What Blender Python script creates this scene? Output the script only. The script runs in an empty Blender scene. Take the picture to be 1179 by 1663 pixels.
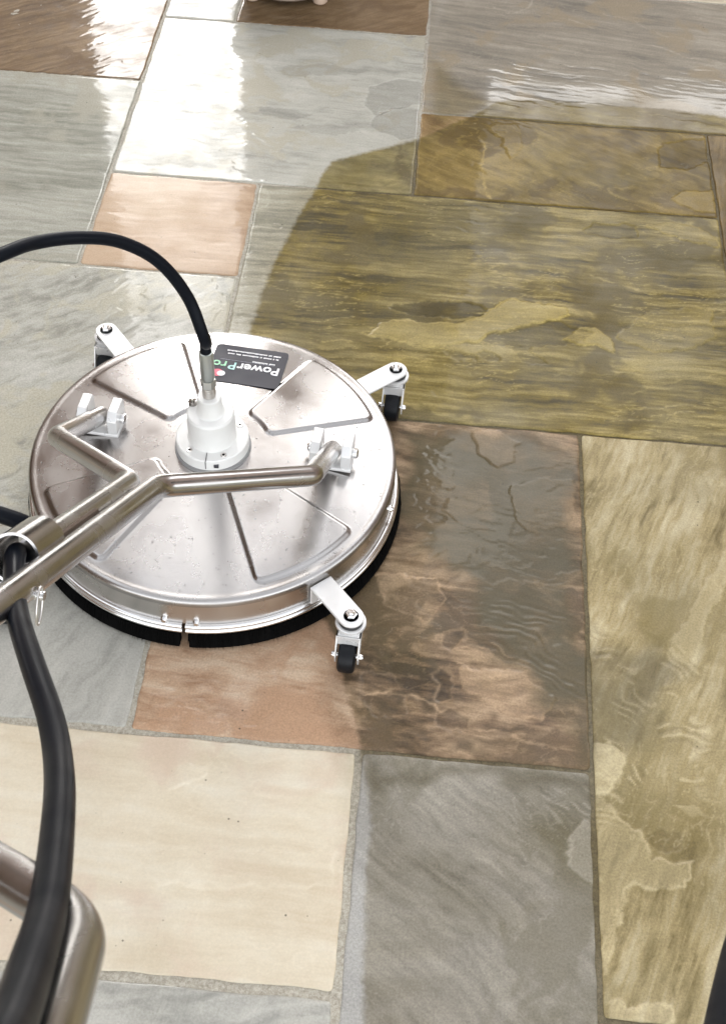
import bpy, math
import numpy as np
from mathutils import Vector, Matrix

C = bpy.context.scene
COL = C.collection
PI = math.pi

# ------------------------------------------------------------------ camera
F_PX, PITCH, ROLL, CAM_H = 2123.219, 0.874405, 0.053591, 1.50669
IW, IH = 1179.0, 1663.0
cp, sp = math.cos(PITCH), math.sin(PITCH)
cr, sr = math.cos(ROLL), math.sin(ROLL)
FW = np.array([0, cp, -sp])
RT = cr*np.array([1.0, 0, 0]) + sr*np.array([0, sp, cp])
UP = -sr*np.array([1.0, 0, 0]) + cr*np.array([0, sp, cp])
EYE = np.array([0, 0, CAM_H])
cam = bpy.data.cameras.new('camera')
camo = bpy.data.objects.new('camera', cam)
COL.objects.link(camo)
M = Matrix.Identity(4)
for i in range(3):
    M[i][0], M[i][1], M[i][2], M[i][3] = RT[i], UP[i], -FW[i], EYE[i]
camo.matrix_world = M
cam.sensor_width = 36.0
cam.sensor_fit = 'VERTICAL'
cam.sensor_height = 36.0
cam.lens = F_PX/IH*36.0
cam.clip_start, cam.clip_end = 0.02, 3000
cam.dof.use_dof = True
cam.dof.focus_distance = 1.75
cam.dof.aperture_fstop = 22
C.camera = camo

# ------------------------------------------------------------------ sky, sun, exposure
SUN_EL, SUN_AZ = math.radians(31), math.radians(-12)     # azimuth measured from +Y towards +X
world = bpy.data.worlds.new('World')
C.world = world
world.use_nodes = True
wn = world.node_tree
bg = wn.nodes['Background']
sky = wn.nodes.new('ShaderNodeTexSky')
sky.sky_type = 'NISHITA'
sky.sun_disc = False
sky.sun_elevation = SUN_EL
sky.sun_rotation = SUN_AZ
sky.air_density = 1.0
sky.dust_density = 1.6
sky.ozone_density = 1.0
hs = wn.nodes.new('ShaderNodeHueSaturation')
hs.inputs['Saturation'].default_value = 0.12
wn.links.new(sky.outputs[0], hs.inputs['Color'])
wn.links.new(hs.outputs[0], bg.inputs['Color'])
bg.inputs['Strength'].default_value = 0.15
sun = bpy.data.lights.new('sun', 'SUN')
sun.energy = 0.5
sun.angle = math.radians(52)
sun.color = (1.0, 0.96, 0.88)
suno = bpy.data.objects.new('sun', sun)
COL.objects.link(suno)
sd_ = Vector((math.sin(SUN_AZ)*math.cos(SUN_EL), math.cos(SUN_AZ)*math.cos(SUN_EL), math.sin(SUN_EL)))
suno.rotation_euler = sd_.to_track_quat('Z', 'Y').to_euler()
C.view_settings.view_transform = 'Standard'
C.view_settings.look = 'None'
C.view_settings.exposure = 2.05
C.view_settings.gamma = 1.0
C.view_settings.use_curve_mapping = False

# ------------------------------------------------------------------ helpers
def at(px, py, z=0.0):
    """where the sight line through a photo pixel meets the height z"""
    d = (px-IW/2)/F_PX*RT - (py-IH/2)/F_PX*UP + FW
    return EYE + (z-CAM_H)/d[2]*d

def at_dist(px, py, dist):
    d = (px-IW/2)/F_PX*RT - (py-IH/2)/F_PX*UP + FW
    return EYE + d/np.linalg.norm(d)*dist

def S(r, g, b, k=1.0):
    f = lambda c: (c/12.92 if c <= 0.04045 else ((c+0.055)/1.055)**2.4)
    return tuple(f(c/255.0)*k for c in (r, g, b)) + (1.0,)

def tag(o, label=None, cat=None, group=None, kind=None):
    if label: o['label'] = label
    if cat: o['category'] = cat
    if group: o['group'] = group
    if kind: o['kind'] = kind
    return o

def empty(name, loc, rz=0):
    o = bpy.data.objects.new(name, None)
    o.empty_display_size = 0.05
    COL.objects.link(o)
    o.location = loc
    o.rotation_euler = (0, 0, rz)
    return o

class MB:
    """collects shapes, links them as one mesh object"""
    def __init__(s): s.v, s.f, s.n = [], [], 0
    def add(s, v, f):
        v = np.asarray(v, float)
        s.v.append(v); s.f += [tuple(i+s.n for i in q) for q in f]; s.n += len(v)
        return s
    def box(s, c, size, R=None, bev=0.0):
        x, y, z = (np.array(size)/2)
        if bev <= 0:
            v = np.array([(a*x, b*y, d*z) for a in (-1, 1) for b in (-1, 1) for d in (-1, 1)])
            f = [(0, 1, 3, 2), (4, 6, 7, 5), (0, 4, 5, 1), (2, 3, 7, 6), (0, 2, 6, 4), (1, 5, 7, 3)]
        else:
            import bmesh
            bm = bmesh.new()
            bmesh.ops.create_cube(bm, size=1.0)
            for q in bm.verts: q.co = Vector((q.co.x*2*x, q.co.y*2*y, q.co.z*2*z))
            bmesh.ops.bevel(bm, geom=bm.edges[:], offset=bev, segments=2, affect='EDGES', profile=0.5)
            bm.verts.index_update()
            v = np.array([q.co[:] for q in bm.verts]); f = [tuple(w.index for w in q.verts) for q in bm.faces]
            bm.free()
        if R is not None: v = v @ np.asarray(R).T
        return s.add(v+np.asarray(c), f)
    def lathe(s, prof, n=64, R=None, c=(0, 0, 0), a0=0.0, a1=2*PI, close=False):
        prof = np.array(prof, float)
        full = abs(a1-a0-2*PI) < 1e-6
        ang = np.linspace(a0, a1, n, endpoint=not full)
        v = np.array([(r*math.cos(a), r*math.sin(a), z) for a in ang for r, z in prof])
        m = len(prof); f = []
        for i in range(n if full else n-1):
            j = (i+1) % n
            for k in range(m if close else m-1):
                l = (k+1) % m
                f.append((i*m+k, j*m+k, j*m+l, i*m+l))
        if not full and close:
            f.append(tuple(range(m))); f.append(tuple((n-1)*m+k for k in reversed(range(m))))
        if R is not None: v = v @ np.asarray(R).T
        return s.add(v+np.asarray(c), f)
    def tube(s, path, rad, n=20, cap=True):
        P = np.array(path, float); k = len(P)
        rad = np.full(k, rad) if np.isscalar(rad) else np.asarray(rad)
        D = np.diff(P, axis=0); D /= np.linalg.norm(D, axis=1)[:, None]
        T = np.vstack([D[:1], D[:-1]+D[1:], D[-1:]]); T /= np.linalg.norm(T, axis=1)[:, None]
        u = np.cross(T[0], (0, 0, 1.0))
        if np.linalg.norm(u) < 1e-3: u = np.cross(T[0], (0, 1.0, 0))
        v = []
        ca = np.linspace(0, 2*PI, n, endpoint=False)
        for i in range(k):
            u = u-T[i]*np.dot(u, T[i]); u /= np.linalg.norm(u); w = np.cross(T[i], u)
            v.append(P[i]+rad[i]*(np.cos(ca)[:, None]*u+np.sin(ca)[:, None]*w))
        f = [(i*n+j, i*n+(j+1) % n, (i+1)*n+(j+1) % n, (i+1)*n+j) for i in range(k-1) for j in range(n)]
        if cap: f += [tuple(reversed(range(n))), tuple((k-1)*n+j for j in range(n))]
        return s.add(np.concatenate(v), f)
    def prism(s, poly, z0, z1, R=None, c=(0, 0, 0)):
        n = len(poly)
        v = np.array([(x, y, z0) for x, y in poly]+[(x, y, z1) for x, y in poly])
        f = [tuple(reversed(range(n))), tuple(range(n, 2*n))]+[(i, (i+1) % n, n+(i+1) % n, n+i) for i in range(n)]
        if R is not None: v = v @ np.asarray(R).T
        return s.add(v+np.asarray(c), f)
    def build(s, name, mat, parent=None, smooth=40):
        me = bpy.data.meshes.new(name)
        me.from_pydata(np.concatenate(s.v).tolist(), [], s.f)
        me.materials.append(mat)
        if smooth:
            me.polygons.foreach_set('use_smooth', [True]*len(me.polygons))
            try: me.set_sharp_from_angle(angle=math.radians(smooth))
            except Exception: pass
        me.update()
        o = bpy.data.objects.new(name, me)
        COL.objects.link(o)
        if parent: o.parent = parent
        return o

def spline(pts, n=12):
    """Catmull-Rom through the points"""
    P = np.array(pts, float)
    P = np.vstack([2*P[0]-P[1], P, 2*P[-1]-P[-2]])
    out = []
    for i in range(1, len(P)-2):
        for t in np.linspace(0, 1, n, endpoint=False):
            a, b, c, d = P[i-1:i+3]
            out.append(0.5*((2*b)+(c-a)*t+(2*a-5*b+4*c-d)*t*t+(3*b-a-3*c+d)*t**3))
    out.append(P[-2])
    return np.array(out)

def fillet(pts, r, n=10):
    """polyline with its corners turned into tube bends of radius r"""
    P = [np.array(q, float) for q in pts]
    out = [P[0]]
    for i in range(1, len(P)-1):
        a, b, c = P[i-1], P[i], P[i+1]
        u = (a-b)/np.linalg.norm(a-b); v = (c-b)/np.linalg.norm(c-b)
        th = math.acos(max(-1, min(1, float(u@v))))
        rr = r[i-1] if hasattr(r, '__len__') else r
        d = rr/math.tan(th/2)
        d = min(d, 0.48*np.linalg.norm(a-b), 0.48*np.linalg.norm(c-b))
        p0, p1 = b+u*d, b+v*d
        for t in np.linspace(0, 1, n):
            out.append((1-t)**2*p0+2*t*(1-t)*b+t*t*p1)
    out.append(P[-1])
    # resample evenly between the points so long runs stay smooth
    res = [out[0]]
    for q in out[1:]:
        m = max(1, int(np.linalg.norm(q-res[-1])/0.03)); p = res[-1]
        for k in range(1, m+1): res.append(p+(q-p)*k/m)
    return np.array([q for i, q in enumerate(res) if i == 0 or np.linalg.norm(q-res[i-1]) > 1e-6])

# numpy noise
_perm = np.random.RandomState(7).permutation(4096)
def _hash(ix, iy, seed):
    return _perm[(_perm[(_perm[(ix+seed*131) & 4095]+iy) & 4095]+seed*17) & 4095]
def perlin(x, y, seed=0):
    ix = np.floor(x).astype(np.int64); iy = np.floor(y).astype(np.int64)
    fx, fy = x-ix, y-iy
    u = fx*fx*fx*(fx*(fx*6-15)+10); v = fy*fy*fy*(fy*(fy*6-15)+10)
    def g(a, b):
        h = _hash(ix+a, iy+b, seed)*(2*PI/4096)
        return np.cos(h)*(fx-a)+np.sin(h)*(fy-b)
    n0 = g(0, 0)*(1-u)+g(1, 0)*u; n1 = g(0, 1)*(1-u)+g(1, 1)*u
    return (n0*(1-v)+n1*v)*1.5
def fbm(x, y, oct=4, seed=0, gain=0.5):
    s = 0; a = 1.0; t = 0
    for o in range(oct):
        s = s+a*perlin(x*2**o, y*2**o, seed+o*3); t += a; a *= gain
    return s/t*1.6
def sstep(a, b, x):
    t = np.clip((x-a)/(b-a), 0, 1)
    return t*t*(3-2*t)
def poly_sd(poly, x, y):
    """signed distance to a closed polygon, negative inside"""
    P = np.asarray(poly, float)[:, :2]
    d = np.full(x.shape, 1e9); ins = np.zeros(x.shape, bool)
    for a, b in zip(P, np.roll(P, -1, axis=0)):
        e = b-a; wx, wy = x-a[0], y-a[1]
        t = np.clip((wx*e[0]+wy*e[1])/max(1e-12, e@e), 0, 1)
        d = np.minimum(d, np.hypot(wx-t*e[0], wy-t*e[1]))
        c1 = (a[1] <= y) & (b[1] > y); c2 = (b[1] <= y) & (a[1] > y)
        cr_ = e[0]*wy-e[1]*wx
        ins ^= (c1 & (cr_ > 0)) | (c2 & (cr_ < 0))
    return np.where(ins, -d, d)
def line_d(pts, x, y):
    P = np.asarray(pts, float)[:, :2]; d = np.full(x.shape, 1e9)
    for a, b in zip(P[:-1], P[1:]):
        e = b-a; wx, wy = x-a[0], y-a[1]
        t = np.clip((wx*e[0]+wy*e[1])/max(1e-12, e@e), 0, 1)
        d = np.minimum(d, np.hypot(wx-t*e[0], wy-t*e[1]))
    return d

# ------------------------------------------------------------------ materials
def nodes_of(name):
    m = bpy.data.materials.new(name); m.use_nodes = True
    nt = m.node_tree
    return m, nt, nt.nodes['Principled BSDF']

def N(nt, typ, **kw):
    n = nt.nodes.new(typ)
    for k, v in kw.items():
        if k.startswith('i_'):
            key = k[2:]
            n.inputs[int(key) if key.isdigit() else key].default_value = v
        else: setattr(n, k, v)
    return n

def simple(name, col, rough=0.5, metal=0.0, aniso=0.0, radial=False, grain=0.0, gscale=300, spot=0.0, spotcol=None, stretch=(1, 1, 1), spec=0.5):
    m, nt, b = nodes_of(name)
    L = nt.links.new
    b.inputs['Base Color'].default_value = col
    b.inputs['Roughness'].default_value = rough
    b.inputs['Metallic'].default_value = metal
    b.inputs['Specular IOR Level'].default_value = spec
    if aniso:
        b.inputs['Anisotropic'].default_value = aniso
        b.inputs['Anisotropic Rotation'].default_value = 0.25
        t = N(nt, 'ShaderNodeTangent', direction_type='RADIAL', axis='Z')
        L(t.outputs[0], b.inputs['Tangent'])
    tc = N(nt, 'ShaderNodeTexCoord')
    mp = N(nt, 'ShaderNodeMapping'); mp.inputs['Scale'].default_value = stretch
    L(tc.outputs['Object'], mp.inputs[0])
    no = N(nt, 'ShaderNodeTexNoise', i_Scale=gscale, i_Detail=4.0)
    L(mp.outputs[0], no.inputs['Vector'])
    no2 = N(nt, 'ShaderNodeTexNoise', i_Scale=14.0, i_Detail=5.0)
    L(tc.outputs['Object'], no2.inputs['Vector'])
    mr = N(nt, 'ShaderNodeMapRange', i_1=0.3, i_2=0.7, i_3=max(0.02, rough-0.09), i_4=rough+0.12)
    L(no2.outputs[0], mr.inputs[0]); L(mr.outputs[0], b.inputs['Roughness'])
    if spot:
        mx = N(nt, 'ShaderNodeMix', data_type='RGBA', i_6=col, i_7=spotcol or (0.05, 0.04, 0.03, 1))
        r2 = N(nt, 'ShaderNodeMapRange', i_1=0.45, i_2=0.75, i_3=0.0, i_4=spot)
        L(no2.outputs[0], r2.inputs[0]); L(r2.outputs[0], mx.inputs[0]); L(mx.outputs[2], b.inputs['Base Color'])
    if grain:
        bp = N(nt, 'ShaderNodeBump', i_Strength=grain, i_Distance=0.001)
        L(no.outputs[0], bp.inputs['Height']); L(bp.outputs[0], b.inputs['Normal'])
    return m

K = 0.63        # photo value -> surface albedo
def stone(name, clean, dirt, wet=0.6, grain=1.0, dir=0, st=(7, 95), stk=0.55, murk=0.5):
    """riven sandstone: tone, blotch, ledge, dirt, film, patch come with the mesh, grain from noise"""
    m, nt, b = nodes_of(name)
    L = nt.links.new
    def attr(a): return N(nt, 'ShaderNodeAttribute', attribute_name=a).outputs['Fac']
    tone, blotch, edge, dirtf, film, patch = [attr(a) for a in ('tone', 'blotch', 'pale_line', 'dirt', 'film', 'patch')]
    tc = N(nt, 'ShaderNodeTexCoord').outputs['Object']
    n1 = N(nt, 'ShaderNodeTexNoise', i_Scale=38.0, i_Detail=8.0, i_Roughness=0.7)
    n2 = N(nt, 'ShaderNodeTexNoise', i_Scale=330.0, i_Detail=5.0, i_Roughness=0.7)
    n3 = N(nt, 'ShaderNodeTexNoise', i_Scale=11.0, i_Detail=5.0, i_Roughness=0.6)
    for q in (n1, n2, n3): L(tc, q.inputs['Vector'])
    mp = N(nt, 'ShaderNodeMapping', vector_type='TEXTURE'); mp.inputs['Rotation'].default_value = (0, 0, math.radians(dir)); mp.inputs['Scale'].default_value = (1/st[0], 1/st[1], 0.1)
    L(tc, mp.inputs[0])
    n4 = N(nt, 'ShaderNodeTexNoise', i_Scale=1.0, i_Detail=8.0, i_Roughness=0.74, i_Distortion=0.5); L(mp.outputs[0], n4.inputs['Vector'])
    def math_(op, a, bb, clamp=False):
        n = N(nt, 'ShaderNodeMath', operation=op, use_clamp=clamp)
        for i, v in enumerate((a, bb)):
            if hasattr(v, 'links'): L(v, n.inputs[i])
            else: n.inputs[i].default_value = v
        return n.outputs[0]
    def mixc(f, a, bb, blend='MIX'):
        n = N(nt, 'ShaderNodeMix', data_type='RGBA', blend_type=blend)
        for i, v in ((0, f), (6, a), (7, bb)):
            if hasattr(v, 'links'): L(v, n.inputs[i])
            else: n.inputs[i].default_value = v
        return n.outputs[2]
    t = math_('ADD', tone, math_('MULTIPLY', math_('SUBTRACT', n1.outputs[0], 0.5), 0.5))
    t = math_('ADD', t, math_('MULTIPLY', math_('SUBTRACT', n4.outputs[0], 0.5), stk*2.2), True)
    def ramp(cols, f):
        r = N(nt, 'ShaderNodeValToRGB'); e = r.color_ramp.elements
        e[0].position, e[0].color = 0.2, S(*cols[0], K); e[1].position, e[1].color = 0.8, S(*cols[2], K)
        x = e.new(0.5); x.color = S(*cols[1], K)
        L(f, r.inputs[0]); return r.outputs[0]
    cc = ramp(clean[:3], t)
    if len(clean) > 3: cc = mixc(math_('MULTIPLY', blotch, 0.9, True), cc, S(*clean[3], K))
    dc = ramp(dirt[:3], t)
    if len(dirt) > 3: dc = mixc(math_('MULTIPLY', blotch, 0.9, True), dc, S(*dirt[3], K))
    n5 = N(nt, 'ShaderNodeTexNoise', i_Scale=4.2, i_Detail=7.0, i_Roughness=0.62, i_Distortion=0.8); L(tc, n5.inputs['Vector'])
    mk = N(nt, 'ShaderNodeMapRange', i_1=0.42, i_2=0.68, i_3=0.0, i_4=murk); L(n5.outputs[0], mk.inputs[0])
    dc = mixc(mk.outputs[0], dc, S(94, 83, 36, K))
    col = mixc(dirtf, cc, dc)
    # flaked-off patches: paler or darker layer of the stone; shade painted in ripple troughs
    pl = math_('MAXIMUM', patch, 0.0); pd = math_('MAXIMUM', math_('MULTIPLY', patch, -1.0), 0.0)
    col = mixc(math_('MULTIPLY', pl, 0.55, True), col, mixc(dirtf, S(*clean[2], K*1.05), tuple(min(1, c*1.35) for c in S(*dirt[2], K)[:3])+(1,)))
    col = mixc(math_('MULTIPLY', pd, 0.8, True), col, mixc(dirtf, S(*clean[0], K*0.8), tuple(c*0.8 for c in S(*dirt[0], K)[:3])+(1,)))
    # worn pale rims of the ledges, and light painted on ripple crests
    col = mixc(math_('MULTIPLY', edge, 0.75, True), col, mixc(dirtf, tuple(min(1, c*1.2) for c in S(*clean[2], K)[:3])+(1,), tuple(min(1, c*1.55) for c in S(*dirt[2], K)[:3])+(1,)))
    # muddy water film
    fc = mixc(1.0, col, (0.42, 0.39, 0.35, 1), 'MULTIPLY')
    col = mixc(film, col, mixc(0.78, fc, S(102, 93, 66, K)))
    # fine grain and dark pits
    g = N(nt, 'ShaderNodeMapRange', i_1=0.25, i_2=0.75, i_3=1-0.27*grain, i_4=1+0.27*grain); L(n2.outputs[0], g.inputs[0])
    gm = N(nt, 'ShaderNodeCombineColor'); [L(g.outputs[0], gm.inputs[i]) for i in range(3)]
    col = mixc(1.0, col, gm.outputs[0], 'MULTIPLY')
    vo = N(nt, 'ShaderNodeTexVoronoi', i_Scale=55.0); L(tc, vo.inputs['Vector'])
    pit = N(nt, 'ShaderNodeMapRange', i_1=0.05, i_2=0.10, i_3=1.0, i_4=0.0); L(vo.outputs['Distance'], pit.inputs[0])
    sel = N(nt, 'ShaderNodeMapRange', i_1=0.52, i_2=0.63, i_3=0.0, i_4=0.75); L(n3.outputs[0], sel.inputs[0])
    pf = math_('MULTIPLY', pit.outputs[0], sel.outputs[0])
    col = mixc(pf, col, (0.03, 0.026, 0.018, 1))
    L(col, b.inputs['Base Color'])
    rg = N(nt, 'ShaderNodeMapRange', i_1=0.35, i_2=0.65, i_3=0.55, i_4=0.8); L(n1.outputs[0], rg.inputs[0])
    L(rg.outputs[0], b.inputs['Roughness'])
    # water lying on the stone: a smooth coat broken up by noise and wiped off the ledges
    wm = N(nt, 'ShaderNodeMapRange', i_1=0.38, i_2=0.58, i_3=wet*0.45, i_4=wet); L(n3.outputs[0], wm.inputs[0])
    cw = math_('MAXIMUM', math_('MULTIPLY', wm.outputs[0], math_('SUBTRACT', 1.0, math_('MULTIPLY', dirtf, 0.55))), math_('MULTIPLY', film, 0.6))
    L(cw, b.inputs['Coat Weight'])
    b.inputs['Coat Roughness'].default_value = 0.06
    b.inputs['Specular IOR Level'].default_value = 0.22
    b.inputs['Coat IOR'].default_value = 1.33
    bp = N(nt, 'ShaderNodeBump', i_Strength=0.22, i_Distance=0.0010)
    hh = math_('ADD', math_('ADD', math_('MULTIPLY', n2.outputs[0], 0.45), math_('MULTIPLY', n1.outputs[0], 0.7)), n4.outputs[0])
    L(math_('SUBTRACT', hh, math_('MULTIPLY', pf, 0.8)), bp.inputs['Height']); L(bp.outputs[0], b.inputs['Normal'])
    return m

def mortar_mat():
    m, nt, b = nodes_of('pointing')
    L = nt.links.new
    tc = N(nt, 'ShaderNodeTexCoord').outputs['Object']
    n = N(nt, 'ShaderNodeTexNoise', i_Scale=260.0, i_Detail=6.0, i_Roughness=0.7); L(tc, n.inputs['Vector'])
    r1 = N(nt, 'ShaderNodeValToRGB'); e = r1.color_ramp.elements
    e[0].position, e[0].color = 0.32, S(172, 164, 146, K); e[1].position, e[1].color = 0.66, S(228, 222, 206, K*1.05)
    r2 = N(nt, 'ShaderNodeValToRGB'); e = r2.color_ramp.elements
    e[0].position, e[0].color = 0.3, S(80, 70, 44, K); e[1].position, e[1].color = 0.7, S(136, 121, 82, K)
    L(n.outputs[0], r1.inputs[0]); L(n.outputs[0], r2.inputs[0])
    a = N(nt, 'ShaderNodeAttribute', attribute_name='dirt')
    mx = N(nt, 'ShaderNodeMix', data_type='RGBA')
    L(a.outputs['Fac'], mx.inputs[0]); L(r1.outputs[0], mx.inputs[6]); L(r2.outputs[0], mx.inputs[7])
    L(mx.outputs[2], b.inputs['Base Color'])
    b.inputs['Roughness'].default_value = 0.75
    bp = N(nt, 'ShaderNodeBump', i_Strength=0.8, i_Distance=0.002); L(n.outputs[0], bp.inputs['Height']); L(bp.outputs[0], b.inputs['Normal'])
    return m

# ------------------------------------------------------------------ the patio
TH = -0.0384964
ct, st = math.cos(TH), math.sin(TH)
def uv2xy(u, v): return ct*u-st*v, st*u+ct*v
def xy2uv(x, y): return ct*x+st*y, -st*x+ct*y

G = lambda pts: [at(a, b)[:2] for a, b in pts]
# edge of the washed area, left of it the stone is clean
WASH = G([(1179, 190), (1088, 178), (966, 170), (885, 164), (803, 165), (763, 189), (682, 224), (580, 251), (540, 262), (515, 295), (490, 340), (465, 390), (440, 440), (425, 480), (408, 525), (402, 560)]) \
    + [np.array(q) for q in ((-0.20, 1.50), (-0.14, 1.30), (-0.07, 1.12))] \
    + G([(545, 1040), (555, 1110), (575, 1170), (585, 1225), (594, 1260), (598, 1300), (596, 1400), (592, 1500), (590, 1663)])
CLEAN = [np.array((4.0, 2.20)), *WASH, np.array((0.03, -3)), np.array((-6, -3)), np.array((-6, 9)), np.array((4.0, 9))]
HALF = G([(694, 88), (722, 102), (765, 140), (812, 168), (764, 192), (686, 226)])
FILM = G([(640, 700), (720, 695), (935, 705), (948, 1030), (1080, 1030), (1130, 1090), (1075, 1190), (958, 1225), (830, 1092), (772, 1012), (735, 935), (700, 900), (655, 890), (640, 800)])
FILM2 = G([(590, 1225), (955, 1262), (955, 1290), (880, 1282), (760, 1262), (640, 1262), (600, 1300)])
WAVES = G([(740, 960), (940, 1000), (1110, 1050), (1179, 1130), (1150, 1330), (1000, 1330), (930, 1380), (840, 1290), (960, 1250), (900, 1190), (800, 1090)])

# hand-placed flakes: polygon in photo pixels, -1 darker .. +1 paler, rim strength, height
FLAKES = [
    ([(630, 497), (700, 487), (760, 490), (797, 505), (785, 516), (740, 517), (660, 512)], -0.8, 0.15, -0.6),
    ([(600, 545), (615, 528), (640, 520), (690, 527), (745, 524), (790, 514), (806, 497), (822, 484), (860, 492), (920, 500), (926, 512), (880, 524), (830, 534), (792, 543), (776, 556), (700, 562), (640, 552)], 0.75, 0.8, 0.9),
    ([(776, 552), (795, 542), (835, 536), (900, 520), (965, 542), (930, 560), (860, 566), (800, 562)], -0.6, 0.2, -0.5),
    ([(916, 550), (930, 538), (948, 532), (966, 533), (990, 549), (993, 573), (985, 571), (975, 560), (940, 562)], 0.9, 0.75, 0.9),
    ([(770, 575), (780, 570), (800, 573), (813, 580), (805, 587), (785, 586)], -0.5, 0.2, -0.5),
    ([(722, 570), (745, 570), (772, 578), (770, 587), (748, 584)], -0.45, 0.2, -0.4),
    ([(828, 566), (850, 562), (875, 578), (890, 592), (850, 588)], -0.4, 0.15, -0.4),
    ([(945, 373), (958, 364), (1030, 364), (1037, 384), (1000, 388), (955, 381)], -0.45, 0.35, -0.6),
    ([(1040, 366), (1090, 362), (1130, 370), (1168, 395), (1165, 404), (1120, 392), (1090, 384), (1060, 372)], 0.4, 0.6, 0.5),
    ([(1030, 516), (1060, 506), (1110, 500), (1155, 503), (1160, 545), (1130, 565), (1060, 572), (1000, 548)], 0.35, 0.35, 0.5),
    ([(1088, 322), (1110, 312), (1160, 309), (1164, 346), (1130, 342), (1105, 332)], 0.75, 0.4, 0.7),
    ([(1066, 240), (1100, 228), (1146, 226), (1152, 262), (1110, 274), (1075, 272)], -0.5, 0.25, -0.6),
    ([(790, 205), (840, 200), (850, 235), (830, 262), (815, 230)], 0.25, 0.2, 0.3),
    ([(948, 1334), (960, 1338), (966, 1442), (940, 1424), (924, 1388), (930, 1352)], 0.55, 0.5, 0.6),
    ([(958, 1203), (985, 1207), (1010, 1226), (1003, 1272), (985, 1291), (964, 1290)], 0.9, 0.5, 0.9),
    ([(966, 1288), (1005, 1322), (1040, 1352), (1062, 1400), (1120, 1400), (1118, 1432), (1085, 1447), (1050, 1440), (1027, 1428), (1010, 1470), (996, 1525), (980, 1585), (970, 1500)], 0.34, 0.45, 0.6),
    ([(1046, 1352), (1075, 1346), (1108, 1358), (1100, 1378), (1070, 1388), (1050, 1374)], -0.6, 0.1, -0.5),
    ([(1078, 1110), (1092, 1045), (1130, 972), (1179, 884), (1190, 930), (1140, 1020), (1120, 1100)], 0.4, 0.12, 0.3),
    ([(985, 1625), (1000, 1618), (1020, 1640), (1090, 1630), (1095, 1660), (990, 1656)], 0.6, 0.5, 0.5),
    ([(700, 1092), (715, 1086), (735, 1096), (736, 1112), (722, 1140), (708, 1138), (714, 1110)], -0.8, 0.35, -0.5),
    ([(712, 1150), (735, 1152), (760, 1165), (762, 1190), (730, 1186), (706, 1176)], -0.65, 0.2, -0.4),
    ([(720, 1025), (752, 1022), (758, 1040), (735, 1056), (718, 1044)], -0.6, 0.3, -0.4),
    ([(590, 1095), (640, 1095), (660, 1130), (655, 1160), (610, 1165), (585, 1140)], -0.35, 0.2, -0.3),
    ([(745, 1085), (850, 1090), (900, 1140), (880, 1170), (800, 1150), (752, 1120)], 0.5, 0.45, 0.5),
    ([(612, 930), (650, 932), (705, 937), (720, 975), (690, 1010), (630, 985)], 0.12, 0.5, 0.3),
    ([(770, 700), (812, 697), (842, 720), (838, 748), (805, 762), (775, 735)], 0.75, 0.0, 0.3),
    ([(830, 792), (880, 775), (932, 780), (930, 850), (870, 868), (835, 845)], 0.45, 0.0, 0.2),
    ([(680, 735), (735, 742), (740, 790), (690, 800)], 0.35, 0.0, 0.2),
    ([(270, 1281), (272, 1262), (288, 1250), (312, 1238), (336, 1240), (330, 1262), (300, 1276)], 0.08, 0.4, 0.4),
    ([(238, 1418), (250, 1390), (290, 1374), (420, 1386), (545, 1380), (545, 1440), (330, 1440), (260, 1432)], 0.10, 0.35, 0.4),
    ([(600, 140), (640, 128), (690, 132), (690, 170), (640, 178), (610, 190), (592, 170)], -0.55, 0.55, -0.4),
    ([(615, 180), (650, 172), (690, 180), (685, 222), (650, 228), (600, 205)], -0.5, 0.5, -0.4),
    ([(440, 108), (520, 104), (600, 112), (580, 122), (470, 124)], -0.35, 0.1, -0.2),
    ([(418, 172), (470, 176), (510, 186), (470, 196), (425, 186)], -0.5, 0.1, -0.2),
    ([(465, 205), (540, 200), (590, 212), (540, 222)], -0.35, 0.2, -0.2),
    ([(0, 430), (60, 428), (118, 445), (90, 470), (0, 468)], -0.12, 0.15, 0.2),
    ([(400, 300), (432, 305), (436, 330), (415, 345), (404, 330)], 0.3, 0.6, 0.4),
]
LINES = [   # pale chipped cracks: photo polyline, strength
    ([(776, 222), (786, 240), (784, 262), (776, 272), (786, 298), (796, 322)], 1.0),
    ([(800, 10), (830, 22), (862, 12), (866, 2)], 0.9), ([(790, 22), (820, 24)], 0.7),
    ([(978, 22), (1030, 35), (1070, 55), (1125, 68)], 0.7), ([(1060, 74), (1110, 92), (1179, 104)], 0.9),
    ([(1125, 108), (1179, 104)], 0.8), ([(890, 100), (930, 108)], 0.9), ([(935, 86), (942, 95)], 0.7),
    ([(1000, 120), (1040, 128)], 0.6), ([(925, 30), (960, 46)], 0.8), ([(1025, 92), (1062, 100)], 0.6),
    ([(960, 448), (1010, 462), (1060, 480)], 0.5), ([(640, 580), (720, 590), (800, 600), (1000, 610)], 0.25),
    ([(1010, 640), (1100, 620), (1179, 608)], 0.35), ([(610, 932), (700, 936)], 0.8),
    ([(590, 1128), (640, 1122), (690, 1135), (720, 1150)], 0.7), ([(740, 1080), (800, 1100), (860, 1090)], 0.6),
    ([(720, 1180), (800, 1190), (900, 1215)], 0.5),
]
FLAKES = [(G(a), b, c, d) for a, b, c, d in FLAKES]
LINES = [(G(a), b) for a, b in LINES]

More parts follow.
